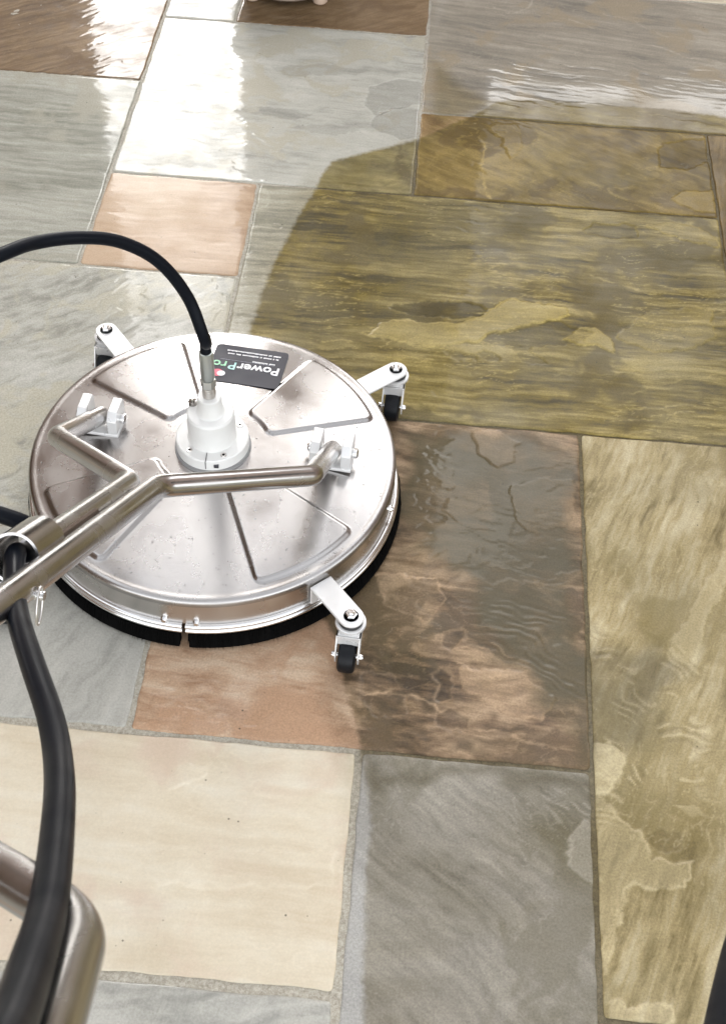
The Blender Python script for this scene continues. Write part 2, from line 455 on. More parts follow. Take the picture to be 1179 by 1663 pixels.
def dirt_field(x, y):
    wx = x+0.010*fbm(x*9, y*9, 3, 41)*0.5+0.0025*fbm(x*90, y*90, 2, 42)
    wy = y+0.010*fbm(x*9+7, y*9, 3, 43)*0.5+0.0025*fbm(x*90, y*90+5, 2, 44)
    d = poly_sd(CLEAN, wx, wy)
    f = sstep(-0.006, 0.006, d)*(0.93+0.16*fbm(x*5, y*5, 4, 46))
    # half-washed fringe left along parts of the edge
    h1 = 1-sstep(-0.035, 0.006, poly_sd(HALF, wx, wy))
    h2 = sstep(-0.05, 0.0, d)*sstep(-0.1, 0.5, fbm(x*3, y*3, 2, 48))
    return np.clip(np.maximum(f, np.maximum(0.55*h1, 0.32*h2)), 0, 1)

def slab_mesh(u0, u1, v0, v1, res, seed, gap, style):
    g = gap/2
    def axis(a, b):
        a += g; b -= g
        n = max(4, int((b-a-0.016)/res))
        e = np.array([0, 0.0012, 0.003, 0.005])
        return np.r_[a+e, np.linspace(a+0.008, b-0.008, n), (b-e)[::-1]]
    U, V = axis(u0, u1), axis(v0, v1)
    nu, nv = len(U), len(V)
    uu, vv = np.meshgrid(U, V)
    cu, cv = (u0+u1)/2, (v0+v1)/2
    hu, hv = (u1-u0)/2-g, (v1-v0)/2-g
    # hand-cut edges and worn corners
    du, dv = uu-cu, vv-cv
    d0 = np.minimum(hu-np.abs(du), hv-np.abs(dv))
    rc = 0.005
    a = np.clip((np.abs(du)-(hu-rc))/rc, 0, 1); b = np.clip((np.abs(dv)-(hv-rc))/rc, 0, 1)
    m = np.maximum(a, b); h = np.hypot(a, b)+1e-9
    k = np.where((a > 0) & (b > 0), m/h, 1.0)
    au = np.where(a > 0, hu-rc+rc*a*k, np.abs(du)); av = np.where(b > 0, hv-rc+rc*b*k, np.abs(dv))
    du = np.sign(du)*au; dv = np.sign(dv)*av
    off = np.exp(-d0/0.03)
    du += off*np.sign(du)*(np.abs(du) > hu-0.1)*(0.0018*fbm(vv*18+seed, du*0+np.sign(du)*3.1, 3, seed)-0.0003)
    dv += off*np.sign(dv)*(np.abs(dv) > hv-0.1)*(0.0018*fbm(uu*18+seed, dv*0+np.sign(dv)*5.7, 3, seed+9)-0.0003)
    uu, vv = cu+du, cv+dv
    x, y = uv2xy(uu, vv)
    # riven relief: bedding planes that break along the streak direction
    an = math.radians(style.get('dir', 0)); ca, sa = math.cos(an), math.sin(an)
    s = ca*x+sa*y; t = -sa*x+ca*y
    sx, sy = style.get('stretch', (3.0, 16.0))
    w1 = fbm(x*5, y*5, 4, seed+20)*0.012*style.get('warp', 1.0)
    w2 = fbm(x*17+3, y*17, 3, seed+25)*0.004*style.get('warp', 1.0)
    lam = fbm(s*sx+w1*8, (t+w1+w2)*sy, 5, seed+1, 0.55)
    fine = fbm(s*sx*2.6, (t+w1+w2)*sy*5.0, 4, seed+5, 0.6)
    low = fbm(x*2.4, y*2.4, 3, seed+8)
    T = lam*3.2+low*1.2+0.2*fine
    fl = np.floor(T); fr = T-fl
    step = fl+sstep(0.80, 1.0, fr)
    q = step/3.2
    ez = np.exp(-((fr-0.90)/0.05)**2)*sstep(0.05, 0.35, fbm(x*7, y*7, 3, seed+30)+0.1)
    z = 0.0006*style.get('relief', 1.0)*q+0.00008*fine+0.0008*low
    tone = np.clip(0.5+0.26*lam*style.get('con', 1.0)+0.30*fine*style.get('con', 1.0)+0.16*low, 0, 1)
    bl = fbm(x*6+w1*30, y*6+w2*30, 5, seed+40, 0.58)
    blotch = sstep(style.get('b0', 0.05), style.get('b0', 0.05)+style.get('bw', 0.35), bl)
    pale_line = np.clip(ez*style.get('pale_line', 0.5), 0, 1)
    patch = np.zeros_like(x)
    jx = x+0.006*fbm(x*24, y*24, 3, 71)+0.003*fbm(x*80, y*80, 2, 75); jy = y+0.006*fbm(x*24+9, y*24, 3, 73)+0.003*fbm(x*80+3, y*80, 2, 77)
    lo, hi = np.array([x.min(), y.min()]), np.array([x.max(), y.max()])
    def near(P): P = np.array(P); return not (P.max(0) < lo).any() and not (P.min(0) > hi).any()
    for P, val, rim, hgt in FLAKES:
        c_ = np.mean(P, axis=0)
        if not (lo[0] <= c_[0] <= hi[0] and lo[1] <= c_[1] <= hi[1]): continue
        mk = (x > np.min(P, 0)[0]-.03) & (x < np.max(P, 0)[0]+.03) & (y > np.min(P, 0)[1]-.03) & (y < np.max(P, 0)[1]+.03)
        sd = poly_sd(P, jx[mk], jy[mk])
        ins = 1-sstep(-0.0016, 0.0012, sd)
        patch[mk] += val*ins
        pale_line[mk] = np.maximum(pale_line[mk], rim*np.exp(-(sd/0.0022)**2)*(0.35+0.65*sstep(-0.3, 0.4, fbm(x[mk]*30, y[mk]*30, 2, 79))))
        z[mk] += 0.0018*hgt*ins
    for P, stg in LINES:
        if not near(P): continue
        d = line_d(P, jx, jy)
        pale_line = np.maximum(pale_line, stg*np.exp(-(d/0.0022)**2)*(0.4+0.6*sstep(-0.3, 0.3, fbm(x*40, y*40, 2, 83))))
    dirt = dirt_field(x, y) if style.get('dirt') is None else np.full_like(x, style['dirt'])
    film = np.zeros_like(x)
    if near(FILM) or near(FILM2):
        sd = poly_sd(FILM, x+0.03*fbm(x*12, y*12, 3, 51), y+0.03*fbm(x*12+4, y*12, 3, 53))
        film = (1-sstep(-0.035, 0.018, sd))*(0.92+0.30*fbm(x*9, y*9, 3, 57))*style.get('film', 1.0)
        sd2 = poly_sd(FILM2, x+0.02*fbm(x*14, y*14, 3, 51), y+0.02*fbm(x*14+4, y*14, 3, 53))
        film = np.clip(np.maximum(film, 0.75*(1-sstep(-0.02, 0.012, sd2))), 0, 1)
    if near(WAVES):
        sd = poly_sd(WAVES, x, y)
        wv = 1-sstep(-0.05, 0.03, sd)
        an2 = math.radians(-24)
        ph = (-math.sin(an2)*x+math.cos(an2)*y)
        ph = ph*62+fbm(x*11, y*11, 3, 61)*1.9
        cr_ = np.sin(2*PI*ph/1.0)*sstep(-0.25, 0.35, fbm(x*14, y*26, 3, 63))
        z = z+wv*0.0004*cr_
        pale_line = np.maximum(pale_line, wv*0.42*sstep(0.55, 0.95, cr_))  # glint on the ripple crests put into the colour
        patch = patch-wv*0.42*sstep(0.3, 0.9, -cr_)  # shade of the ripple troughs put into the colour
    # margin: arrises knocked off, grime held along the joints
    z = z-0.0011*(1-np.clip(d0/0.003, 0, 1))**2
    z = z+style.get('dz', 0.0)
    if style.get('grime', 0): patch = patch-style['grime']*np.exp(-d0/0.012)*sstep(-0.35, 0.4, fbm(x*13, y*13, 3, 87))
    # vertices: top + two rings down the sides
    top = np.stack([x, y, z], -1).reshape(-1, 3)
    idx = np.arange(nu*nv).reshape(nv, nu)
    ring = np.r_[idx[0, :-1], idx[:-1, -1], idx[-1, :0:-1], idx[:0:-1, 0]]
    r1 = top[ring].copy(); r1[:, 2] = -0.034
    n0 = len(top); nr = len(ring)
    verts = np.concatenate([top, r1])
    qd = np.stack([idx[:-1, :-1], idx[:-1, 1:], idx[1:, 1:], idx[1:, :-1]], -1).reshape(-1, 4)
    rn = np.roll(np.arange(nr), -1)
    side = np.stack([ring, n0+np.arange(nr), n0+rn, ring[rn]], -1)
    faces = np.concatenate([qd, side])
    at_ = {}
    for nme, arr in (('tone', tone), ('blotch', blotch), ('pale_line', pale_line), ('dirt', dirt), ('film', film), ('patch', patch)):
        f = np.asarray(arr, float).reshape(-1); at_[nme] = np.r_[f, f[ring]]
    return verts, faces, at_

def link_grid(name, verts, faces, attrs, mat, parent=None):
    me = bpy.data.meshes.new(name)
    me.vertices.add(len(verts)); me.vertices.foreach_set('co', verts.astype(np.float32).ravel())
    me.loops.add(faces.size); me.loops.foreach_set('vertex_index', faces.astype(np.int32).ravel())
    me.polygons.add(len(faces)); me.polygons.foreach_set('loop_start', np.arange(0, faces.size, 4, dtype=np.int32))
    me.polygons.foreach_set('use_smooth', np.ones(len(faces), bool))
    me.update(calc_edges=True)
    for k, v in attrs.items():
        a = me.attributes.new(k, 'FLOAT', 'POINT'); a.data.foreach_set('value', v.astype(np.float32))
    me.materials.append(mat)
    o = bpy.data.objects.new(name, me); COL.objects.link(o)
    if parent: o.parent = parent
    return o

# ground: one sheet out to the horizon, under and around the paving
def ground_mat():
    m, nt, b = nodes_of('lawn'); L = nt.links.new
    tc = N(nt, 'ShaderNodeTexCoord').outputs['Object']
    n = N(nt, 'ShaderNodeTexNoise', i_Scale=3.0, i_Detail=10.0, i_Roughness=0.7); L(tc, n.inputs['Vector'])
    r = N(nt, 'ShaderNodeValToRGB'); e = r.color_ramp.elements
    e[0].color = (0.03, 0.045, 0.015, 1); e[1].color = (0.10, 0.12, 0.045, 1)
    L(n.outputs[0], r.inputs[0]); L(r.outputs[0], b.inputs['Base Color']); b.inputs['Roughness'].default_value = 0.9
    return m
gm = MB().add([(-1500, -1500, -0.06), (1500, -1500, -0.06), (1500, 1500, -0.06), (-1500, 1500, -0.06)], [(0, 1, 2, 3)])
tag(gm.build('ground', ground_mat()), kind='structure')

# mortar bed with the slabs laid in it
def bed():
    u = np.r_[np.arange(-3.6, -1.25, 0.06), np.arange(-1.25, 0.95, 0.0045), np.arange(0.95, 3.6, 0.06)]
    v = np.r_[np.arange(-1.6, 0.40, 0.06), np.arange(0.40, 2.95, 0.0045), np.arange(2.95, 5.0, 0.06)]
    uu, vv = np.meshgrid(u, v)
    x, y = uv2xy(uu, vv)
    z = -0.0017+0.0008*fbm(x*30, y*30, 3, 91)+0.0006*fbm(x*120, y*120, 2, 93)
    z = z-0.0006*dirt_field(x, y)
    idx = np.arange(x.size).reshape(x.shape)
    q = np.stack([idx[:-1, :-1], idx[:-1, 1:], idx[1:, 1:], idx[1:, :-1]], -1).reshape(-1, 4)
    return link_grid('patio', np.stack([x, y, z], -1).reshape(-1, 3), q, {'dirt': dirt_field(x, y).ravel()}, mortar_mat())
patio = tag(bed(), kind='structure')

OLIVE = [(84, 71, 30), (132, 114, 56), (176, 156, 96), (106, 91, 46)]
M_ = {
    'brown': stone('wet_brown_sandstone', [(108,85,58),(144,118,86),(170,144,112),(128,103,74)], OLIVE, 0.9, dir=32, stk=0.50),
    'greygreen': stone('grey_green_sandstone', [(150,150,135),(184,183,168),(208,206,192),(192,188,170)], OLIVE, 0.8, dir=-3, stk=0.40),
    'white': stone('white_grey_sandstone', [(174,173,162),(214,212,199),(232,230,218),(212,206,186)], [(92, 80, 40), (134, 120, 68), (176, 160, 104), (112, 98, 58)], 0.85, 0.7, dir=-6, stk=0.30),
    'greytop': stone('cool_grey_sandstone', [(150,144,131),(180,171,154),(204,195,177),(186,171,145)], [(110, 92, 48), (148, 130, 76), (182, 165, 108), (128, 108, 62)], 0.9, dir=-10, stk=0.30),
    'ochre': stone('ochre_sandstone', [(150, 118, 74), (178, 148, 102), (200, 172, 128)], [(94,77,32),(140,118,54),(174,150,84),(114,93,44)], 0.5, dir=-30, stk=0.35),
    'orange': stone('orange_brown_sandstone', [(150, 112, 74), (178, 140, 100), (200, 165, 125)], [(84,70,34),(118,98,54),(150,126,76),(100,83,44)], 0.5, dir=80, stk=0.40),
    'pink': stone('pale_pink_sandstone', [(188,154,122),(226,196,164),(238,212,184),(230,202,170)], OLIVE, 0.45, 0.5, dir=0, stk=0.20),
    'olive': stone('olive_sandstone', [(160, 156, 136), (196, 190, 168), (216, 212, 192)], [(78,66,26),(140,121,56),(192,172,106),(108,92,40)], 0.5, dir=-3, stk=0.42),
    'washed': stone('washed_grey_sandstone', [(170,169,156),(208,206,193),(228,226,215),(218,212,190)], OLIVE, 0.7, dir=35, stk=0.30),
    'bluegrey': stone('blue_grey_sandstone', [(170,169,160),(204,202,192),(222,219,209)], OLIVE, 0.8, 0.7, dir=75, stk=0.14),
    'redbrown': stone('red_brown_sandstone', [(192,154,122),(222,188,156),(236,208,178),(212,172,138)], [(82,68,51),(142,117,90),(196,167,133),(98,84,64)], 0.7, dir=-8, stk=0.40),
    'yellow': stone('yellow_green_sandstone', [(190, 178, 140), (210, 198, 160), (226, 216, 184)], [(132,115,72),(192,173,126),(222,207,168),(164,146,98)], 0.5, dir=67, stk=0.36, murk=0.42),
    'cream': stone('cream_sandstone', [(234, 217, 188), (247, 234, 208), (254, 245, 224), (238, 216, 192)], OLIVE, 0.6, 0.3, dir=-4, stk=0.22),
    'grey': stone('plain_grey_sandstone', [(172, 170, 166), (192, 190, 184), (205, 202, 194)], [(121,115,101),(160,153,139),(186,179,163),(142,135,118)], 0.6, dir=-42, stk=0.22),
}
SLABS = [  # u0,u1,v0,v1, res, material, gap, style, label
    (-1.18, -.592, 2.360, 2.95, .003, 'brown', .0042, dict(dir=32, stretch=(3, 18), pale_line=.55, relief=1.3), 'wet brown slab in the top left corner'),
    (-1.18, -.592, 1.772, 2.36, .003, 'greygreen', .0042, dict(dir=-3, stretch=(2, 14), pale_line=.3, relief=.4), 'grey green slab at the left edge'),
    (-.592, -.017, 2.046, 2.612, .0026, 'white', .0042, dict(dir=-6, stretch=(2.5, 9), pale_line=.3, warp=2, con=.7), 'large white washed slab'),
    (-.592, -.435, 2.612, 3.2, .004, 'white', .0042, dict(dir=10, pale_line=.3), 'small pale slab at the top edge'),
    (-.435, -.017, 2.612, 3.2, .004, 'brown', .0042, dict(dir=0, con=.5, pale_line=.1, relief=.5), 'dark brown slab under the planter'),
    (-.017, .86, 2.322, 2.840, .0026, 'greytop', .0042, dict(dir=-10, stretch=(2.5, 13), pale_line=.35, con=.8, relief=.3), 'long cool grey slab at the top right'),
    (-.017, .558, 2.046, 2.322, .0024, 'ochre', .0042, dict(dir=-30, stretch=(4, 8), pale_line=.35, warp=2, relief=.8, b0=.12), 'ochre dirty oblong slab'),
    (.558, 1.14, 1.458, 2.322, .005, 'orange', .0042, dict(dir=80, pale_line=.3), 'orange brown slab at the right edge'),
    (-.592, -.309, 1.772, 2.046, .0024, 'pink', .0042, dict(dir=0, con=.45, pale_line=.12, relief=.4, grime=.5), 'small square pink slab'),
    (-.309, .558, 1.458, 2.046, .0022, 'olive', .0042, dict(dir=-3, stretch=(2.2, 15), pale_line=.5, con=.9, relief=1.2), 'large olive slab half washed'),
    (-.90, -.309, 1.180, 1.772, .0024, 'washed', .005, dict(dir=35, stretch=(5, 12), pale_line=.25, warp=2, b0=-.05), 'washed grey slab under the machine'),
    (-.90, -.323, .855, 1.180, .0024, 'bluegrey', .010, dict(dir=75, con=.6, pale_line=.12, relief=.5, warp=2), 'blue grey slab below the machine'),
    (-.323, .282, .855, 1.458, .0020, 'redbrown', .0042, dict(dir=-8, stretch=(5, 11), pale_line=.17, warp=1.6, con=1.3, relief=.7, b0=-.02), 'red brown slab half washed'),
    (.282, .87, .535, 1.458, .0021, 'yellow', .0055, dict(dir=67, stretch=(3, 12), pale_line=.22, warp=1.2, relief=.9, b0=-.1, bw=.8, film=.6), 'yellow green dirty slab'),
    (-.90, -.020, .535, .855, .0020, 'cream', .011, dict(dir=-4, stretch=(2.2, 7), con=.7, pale_line=.2, relief=.7, dz=.0015, b0=-.1, bw=.6), 'long cream slab'),
    (-.020, .282, -.06, .855, .0020, 'grey', .0075, dict(dir=-42, stretch=(3.5, 14), con=.6, pale_line=.22, warp=1.6), 'plain grey slab'),
    (-.90, -.020, -.06, .535, .004, 'bluegrey', .011, dict(dir=10, pale_line=.25), None),
    (.282, .87, -.06, .535, .004, 'yellow', .010, dict(dir=20), None),
]
# the rest of the patio outside the frame
mats = ['washed', 'greygreen', 'pink', 'cream', 'white', 'bluegrey']
dmats = ['olive', 'yellow', 'ochre', 'grey', 'redbrown']
R_ = np.random.RandomState(5)
def band(u0, u1, v0, v1, du, dv):
    nu = max(1, round((u1-u0)/du)); nv = max(1, round((v1-v0)/dv))
    for i in range(nu):
        for j in range(nv):
            a, b = u0+(u1-u0)*i/nu, u0+(u1-u0)*(i+1)/nu
            c, d = v0+(v1-v0)*j/nv, v0+(v1-v0)*(j+1)/nv
            dirty = (a+b)/2 > 0.0 and (c+d)/2 < 2.2
            SLABS.append((a, b, c, d, .025, (dmats if dirty else mats)[R_.randint(5)], .010, dict(dir=R_.randint(-40, 40)), None))
band(-3.55, -1.18, -1.55, 4.95, .6, .59)
band(-1.18, -.90, -.06, 1.772, .28, .6)
band(-1.18, .87, -1.55, -.06, .6, .75)
band(.87, 1.14, -1.55, 1.458, .3, .6)
band(1.14, 3.55, -1.55, 4.95, .6, .59)
band(.86, 1.14, 2.322, 3.2, .3, .44)
band(-1.18, -.592, 2.95, 3.2, .6, .3)
band(-.017, .86, 2.84, 3.2, .45, .36)
band(-1.18, 1.14, 3.2, 4.95, .58, .58)
for i, (u0, u1, v0, v1, res, mk, gap, style, lab) in enumerate(SLABS):
    vv, ff, aa = slab_mesh(u0, u1, v0, v1, res, 11+i*7, gap, style)
    o = link_grid('paving_slab', vv, ff, aa, M_[mk], patio)
    if lab: o['label'] = lab

# ------------------------------------------------------------------ surface cleaner
steel_disc = simple('brushed_steel_disc', (0.41, 0.396, 0.387, 1), 0.26, 1.0, aniso=0.60, grain=0.10, gscale=900)
steel = simple('stainless_steel', (0.62, 0.60, 0.58, 1), 0.26, 1.0, grain=0.05, gscale=400)
steel_tube = simple('handle_steel', (0.50, 0.488, 0.48, 1), 0.22, 1.0, grain=0.05, gscale=500)
steel_bright = simple('bright_steel', (0.80, 0.80, 0.80, 1), 0.16, 1.0)
white_alu = simple('blasted_aluminium', (0.77, 0.77, 0.75, 1), 0.42, 0.0, grain=0.10, gscale=600, spot=0.22, spotcol=(0.30, 0.27, 0.23, 1))
plate_white = simple('satin_plate', (0.74, 0.74, 0.735, 1), 0.32, 0.3, grain=0.05, spot=0.25, spotcol=(0.34, 0.30, 0.26, 1))
rubber = simple('black_rubber', (0.005, 0.0065, 0.010, 1), 0.4, 0.0, grain=0.08, gscale=700, spec=0.09)
wheel_m = simple('black_nylon', (0.006, 0.007, 0.009, 1), 0.4, 0.0, spec=0.2)
brush_m = simple('black_bristle', (0.003, 0.003, 0.003, 1), 0.9, 0.0, spec=0.05)
CX, CY = -0.22041, 1.27331
R0 = 0.265
mach = empty('surface_cleaner', (CX, CY, 0))
tag(mach, 'round stainless steel flat surface cleaner with white hub and bent tube handle', 'surface cleaner')

def dome(r): return 0.0955+0.024*np.clip(1-(r/0.252), 0, 1)**0.9
CAST = [math.radians(a) for a in (127.0, 39.5, -51.0, -141.0)]
def emboss(r, th):
    z = 0
    for c in CAST:
        d = (th-c+PI) % (2*PI)-PI
        q1 = r*(np.abs(d)-math.radians(19.0)); q2 = np.maximum(0.082-r, r-0.243)
        rad = 0.010
        a, b = q1+rad, q2+rad
        sd = np.hypot(np.maximum(a, 0), np.maximum(b, 0))+np.minimum(np.maximum(a, b), 0)-rad
        z = z+0.0042*(1-sstep(-0.0038, 0.0038, sd))
    return z
def top_plate():
    nth = 1080
    rr = np.r_[np.arange(0.03, 0.2560, 0.0018), 0.2565, 0.2590, 0.2612, 0.2630, 0.2643, 0.2650, 0.2650]
    zz = np.r_[dome(np.arange(0.03, 0.2560, 0.0018)), 0.0955, 0.0953, 0.0945, 0.0932, 0.0914, 0.089, 0.084]
    th = np.linspace(0, 2*PI, nth, endpoint=False)
    R, T = np.meshgrid(rr, th); Z = np.tile(zz, (nth, 1))+emboss(R, T)
    v = np.stack([R*np.cos(T), R*np.sin(T), Z], -1).reshape(-1, 3)
    idx = np.arange(len(v)).reshape(nth, len(rr)); nx = np.roll(idx, -1, 0)
    q = np.stack([idx[:, :-1], idx[:, 1:], nx[:, 1:], nx[:, :-1]], -1).reshape(-1, 4)
    return link_grid('top_plate', v, q, {}, steel_disc, mach)
plate = top_plate()
MB().lathe([(0.2649, 0.086), (0.2649, 0.046), (0.259, 0.046), (0.259, 0.086)], 240, close=True).build('side_wall', steel, mach)
# clamp band: two beads with a slit at the front
SL = math.radians(-92.8)
for z, rb in ((0.0425, 0.2705), (0.0345, 0.2715)):
    pr = [(rb-0.0035+0.0042*math.cos(a), z+0.0040*math.sin(a)) for a in np.linspace(0, 2*PI, 10, endpoint=False)]
    MB().lathe(pr, 260, a0=SL+0.009, a1=SL+2*PI-0.009, close=True).build('clamp_band', steel_bright, mach)
MB().lathe([(0.2655, 0.046), (0.2675, 0.046), (0.2675, 0.030), (0.2655, 0.030)], 200, a0=SL+0.009, a1=SL+2*PI-0.009, close=True).build('band_strip', steel, mach)
for da in (-0.10, 0.065):
    a = SL+da
    R = Matrix.Rotation(a, 3, 'Z') @ Matrix.Rotation(PI/2, 3, 'Y')
    MB().lathe([(0, 0.006), (0.003, 0.006), (0.005, 0.0035), (0.0052, 0), (0, 0)], 16, R=np.array(R), c=(0.2645*math.cos(a), 0.2645*math.sin(a), 0.052)).build('band_bolt', steel_bright, mach)
a = math.radians(-13)
MB().lathe([(0, 0.006), (0.003, 0.006), (0.005, 0.0035), (0.0052, 0), (0, 0)], 16, R=np.array(Matrix.Rotation(a, 3, 'Z') @ Matrix.Rotation(PI/2, 3, 'Y')), c=(0.2645*math.cos(a), 0.2645*math.sin(a), 0.066)).build('band_bolt', steel_bright, mach)
# brush skirt: solid root plus thousands of bristles
def brush():
    rs = np.random.RandomState(3); mb = MB()
    gp = 0.024
    mb.lathe([(0.2705, 0.0315), (0.2765, 0.006), (0.262, 0.006), (0.262, 0.0315)], 260, a0=SL+gp, a1=SL+2*PI-gp, close=True)
    vs, fs = [], []
    for k in range(5200):
        a = SL+gp+rs.rand()*(2*PI-2*gp); r = 0.2625+rs.rand()*0.0105
        w = 0.0011; zb = 0.0005+0.004*rs.rand(); dr = rs.rand()*0.008; da = rs.randn()*0.006
        n = len(vs)*1
        ca, sa = math.cos(a), math.sin(a)
        t = np.array([-sa, ca, 0]); c0 = np.array([r*ca, r*sa, 0.031]); a2 = a+da
        c1 = np.array([(r+dr)*math.cos(a2), (r+dr)*math.sin(a2), zb]); rad = np.array([ca, sa, 0])
        vs += [c0-t*w, c0+t*w, c0+rad*w, c1]
        fs += [(n, n+1, n+3), (n+1, n+2, n+3), (n+2, n, n+3)]
    mb.add(vs, fs)
    return mb.build('brush_skirt', brush_m, mach)
brush()
# hub
ZH = 0.1225
hub = MB().lathe([(0.0, ZH+0.064), (0.029, ZH+0.064), (0.0315, ZH+0.0632), (0.0335, ZH+0.060), (0.0338, ZH+0.018), (0.0352, ZH+0.0148)], 96).build('hub', white_alu, mach, 30)
MB().lathe([(0.030, ZH+0.0150), (0.0505, ZH+0.0150), (0.0520, ZH+0.0135), (0.0522, ZH), (0.0522, ZH-0.008), (0.03, ZH-0.008)], 96).build('flange', white_alu, hub, 30)
MB().lathe([(0.03, ZH-0.002), (0.0545, ZH-0.003), (0.0550, ZH-0.009)], 96).build('gasket', simple('grey_seal', (0.25, 0.25, 0.25, 1), 0.5), hub)
MB().lathe([(0.0, ZH+0.094), (0.009, ZH+0.094), (0.0155, ZH+0.094), (0.0168, ZH+0.0925), (0.0172, ZH+0.078), (0.0190, ZH+0.066), (0.021, ZH+0.0635)], 64).build('neck', white_alu, hub, 30)
for a in (-132, -62, 30, 140):
    a = math.radians(a); c = (0.0430*math.cos(a), 0.0430*math.sin(a), ZH+0.0148)
    sc = MB().lathe([(0.0017, -0.001), (0.0020, 0.0016), (0.0038, 0.0016), (0.0044, 0.0010), (0.0046, -0.001)], 24, c=c).build('screw', simple('screw_steel', (0.25, 0.25, 0.25, 1), 0.3, 1.0) if a == 0 else steel, hub)
    MB().lathe([(0.0, 0.0004), (0.0024, 0.0004), (0.0024, 0.0012)], 6, c=c).build('hex_socket', brush_m, hub)
# dark strips painting the shade in the clamp slot, and the lug
MB().box((-0.0035, -0.0440, ZH+0.0155), (0.0010, 0.0160, 0.0010)).box((-0.0040, -0.0520, ZH+0.0075), (0.0010, 0.0018, 0.014)).build('slot_strip', simple('slot_shade', (0.08, 0.08, 0.08, 1), 0.6), hub)
MB().box((0.011, -0.0510, ZH+0.006), (0.007, 0.004, 0.006), bev=0.0008).build('clamp_screw', simple('dark_screw', (0.10, 0.10, 0.11, 1), 0.35, 1.0), hub)
# grease nipple on the shoulder of the hub
MB().lathe([(0.0, 0.012), (0.0030, 0.012), (0.0042, 0.009), (0.003, 0.0065), (0.0055, 0.006), (0.0062, 0.003), (0.0062, -0.002)], 18, c=(-0.0260, 0.012, ZH+0.064)).build('grease_nipple', simple('nipple_steel', (0.35, 0.33, 0.31, 1), 0.2, 1.0), hub)

# handle pivots
TA = math.radians(-7.3)
AX = np.array([math.cos(TA), math.sin(TA), 0]); PR = np.array([math.sin(TA), -math.cos(TA), 0])
EP = math.radians(36.8)
EV = math.cos(EP)*PR+np.array([0, 0, math.sin(EP)])
NV = np.cross(EV, -AX); NV = NV if NV[2] > 0 else -NV
ZP, OY = 0.1235, -0.018
HW = 0.171
piv = {}
RB = np.stack([AX, -PR, (0, 0, 1)], 1)
for s_, off in ((-1, -0.004), (1, 0.000)):
    c = s_*HW*AX+OY*PR
    zc = float(dome(np.hypot(c[0], c[1])))
    br = MB().box(c+np.array([0, 0, zc+0.0040]), (0.062, 0.046, 0.006), RB, bev=0.0012).build('pivot_bracket', plate_white, mach)
    for q in (-1, 1):
        cc = c+q*0.0225*AX
        poly = [(-0.022, 0.0), (0.021, 0.0), (0.021, 0.031), (0.018, 0.036), (-0.011, 0.036), (-0.022, 0.025)]
        Rm = np.stack([-PR, (0, 0, 1), -AX], 1)
        e_ = MB().prism(poly, -0.0072, 0.0072, Rm, cc+np.array([0, 0, zc+0.0065])).build('ear', plate_white, br, 20)
        bv = e_.modifiers.new('bevel', 'BEVEL'); bv.width = 0.0012; bv.segments = 2
    Rx = np.stack([-PR, (0, 0, 1), AX], 1)
    b0 = c+np.array([0, 0, ZP])
    MB().lathe([(0, -0.036), (0.005, -0.036), (0.0065, -0.034), (0.0065, -0.030), (0.0045, -0.030), (0.0045, 0.030), (0.0075, 0.030), (0.0075, 0.036), (0.005, 0.038), (0, 0.038)], 18, R=Rx, c=b0).build('pivot_bolt', steel_bright, br)
# the two handle tubes
O = np.array([0, 0, ZP])+OY*PR
GP = 0.0152
WHEEL = None
for s_ in (-1, 1):
    b1 = 0.190 if s_ < 0 else 0.192; b2 = 0.378
    grip0 = O+1.13*EV+s_*GP*AX
    loc = lambda w: np.asarray(w)-np.array([CX, CY, 0])
    if s_ > 0:
        tail = [loc(at_dist(-60, 1381, 0.765)), loc(at_dist(138, 1500, 0.685)), loc(at_dist(60, 1745, 0.565))]
    else:
        tail = None
    pts = [O+s_*HW*AX, O+s_*HW*AX+b1*EV, O+s_*GP*AX+b2*EV]
    if s_ > 0:
        pts += [grip0]+tail
        rad = [0.03, 0.05, 0.05, 0.05, 0.085]
    else:
        pts += [O+0.70*EV+s_*GP*AX]
        rad = [0.03, 0.05]
    MB().tube(fillet(pts, rad), 0.0138, 32).build('handle_tube', steel_tube, mach, 60)
t2 = [loc(at_dist(-60, 1381, 0.765)), loc(at_dist(138, 1500, 0.685)), loc(at_dist(60, 1745, 0.565))]
m_ = lambda w: w-2*np.dot(w-O, AX)*AX
MB().tube(fillet([m_(w)+0.01*AX for w in t2][::-1]+[O+1.11*EV+0.012*AX], [0.055, 0.03]), 0.0138, 32).build('handle_bar', steel_tube, mach, 60)
# weld seams, hose guide and clip on the handle
guide_c = O+0.708*EV-0.0165*AX+NV*0.004
Re = np.stack([AX, NV, -EV], 1) if np.dot(np.cross(AX, NV), -EV) > 0 else np.stack([-AX, NV, -EV], 1)
gd = MB().lathe([(0.0240, -0.034), (0.0240, 0.034), (0.0233, 0.0346), (0.0218, 0.0346), (0.0214, 0.034), (0.0214, -0.034)], 64, R=Re, c=guide_c, close=True).build('hose_guide', steel_tube, mach, 30)
MB().tube([O+0.56*EV+NV*0.009, O+0.70*EV+NV*0.009], 0.004, 8).build('weld_seam', simple('weld', (0.12, 0.09, 0.07, 1), 0.5, 0.8, grain=0.5, gscale=250), mach)
pc = O+0.800*EV+0.026*AX-NV*0.006
MB().tube([pc-0.010*AX, pc+0.008*AX], 0.0042, 12).build('clip_pin', steel_bright, mach)
ringp = [pc+0.006*AX+0.017*(math.cos(t)*EV*0.4+math.sin(t)*(-NV))-0.012*NV*0.6+0.006*EV for t in np.linspace(0, 2*PI, 28)]
MB().tube(ringp, 0.0012, 8, cap=False).build('clip_ring', steel, mach)

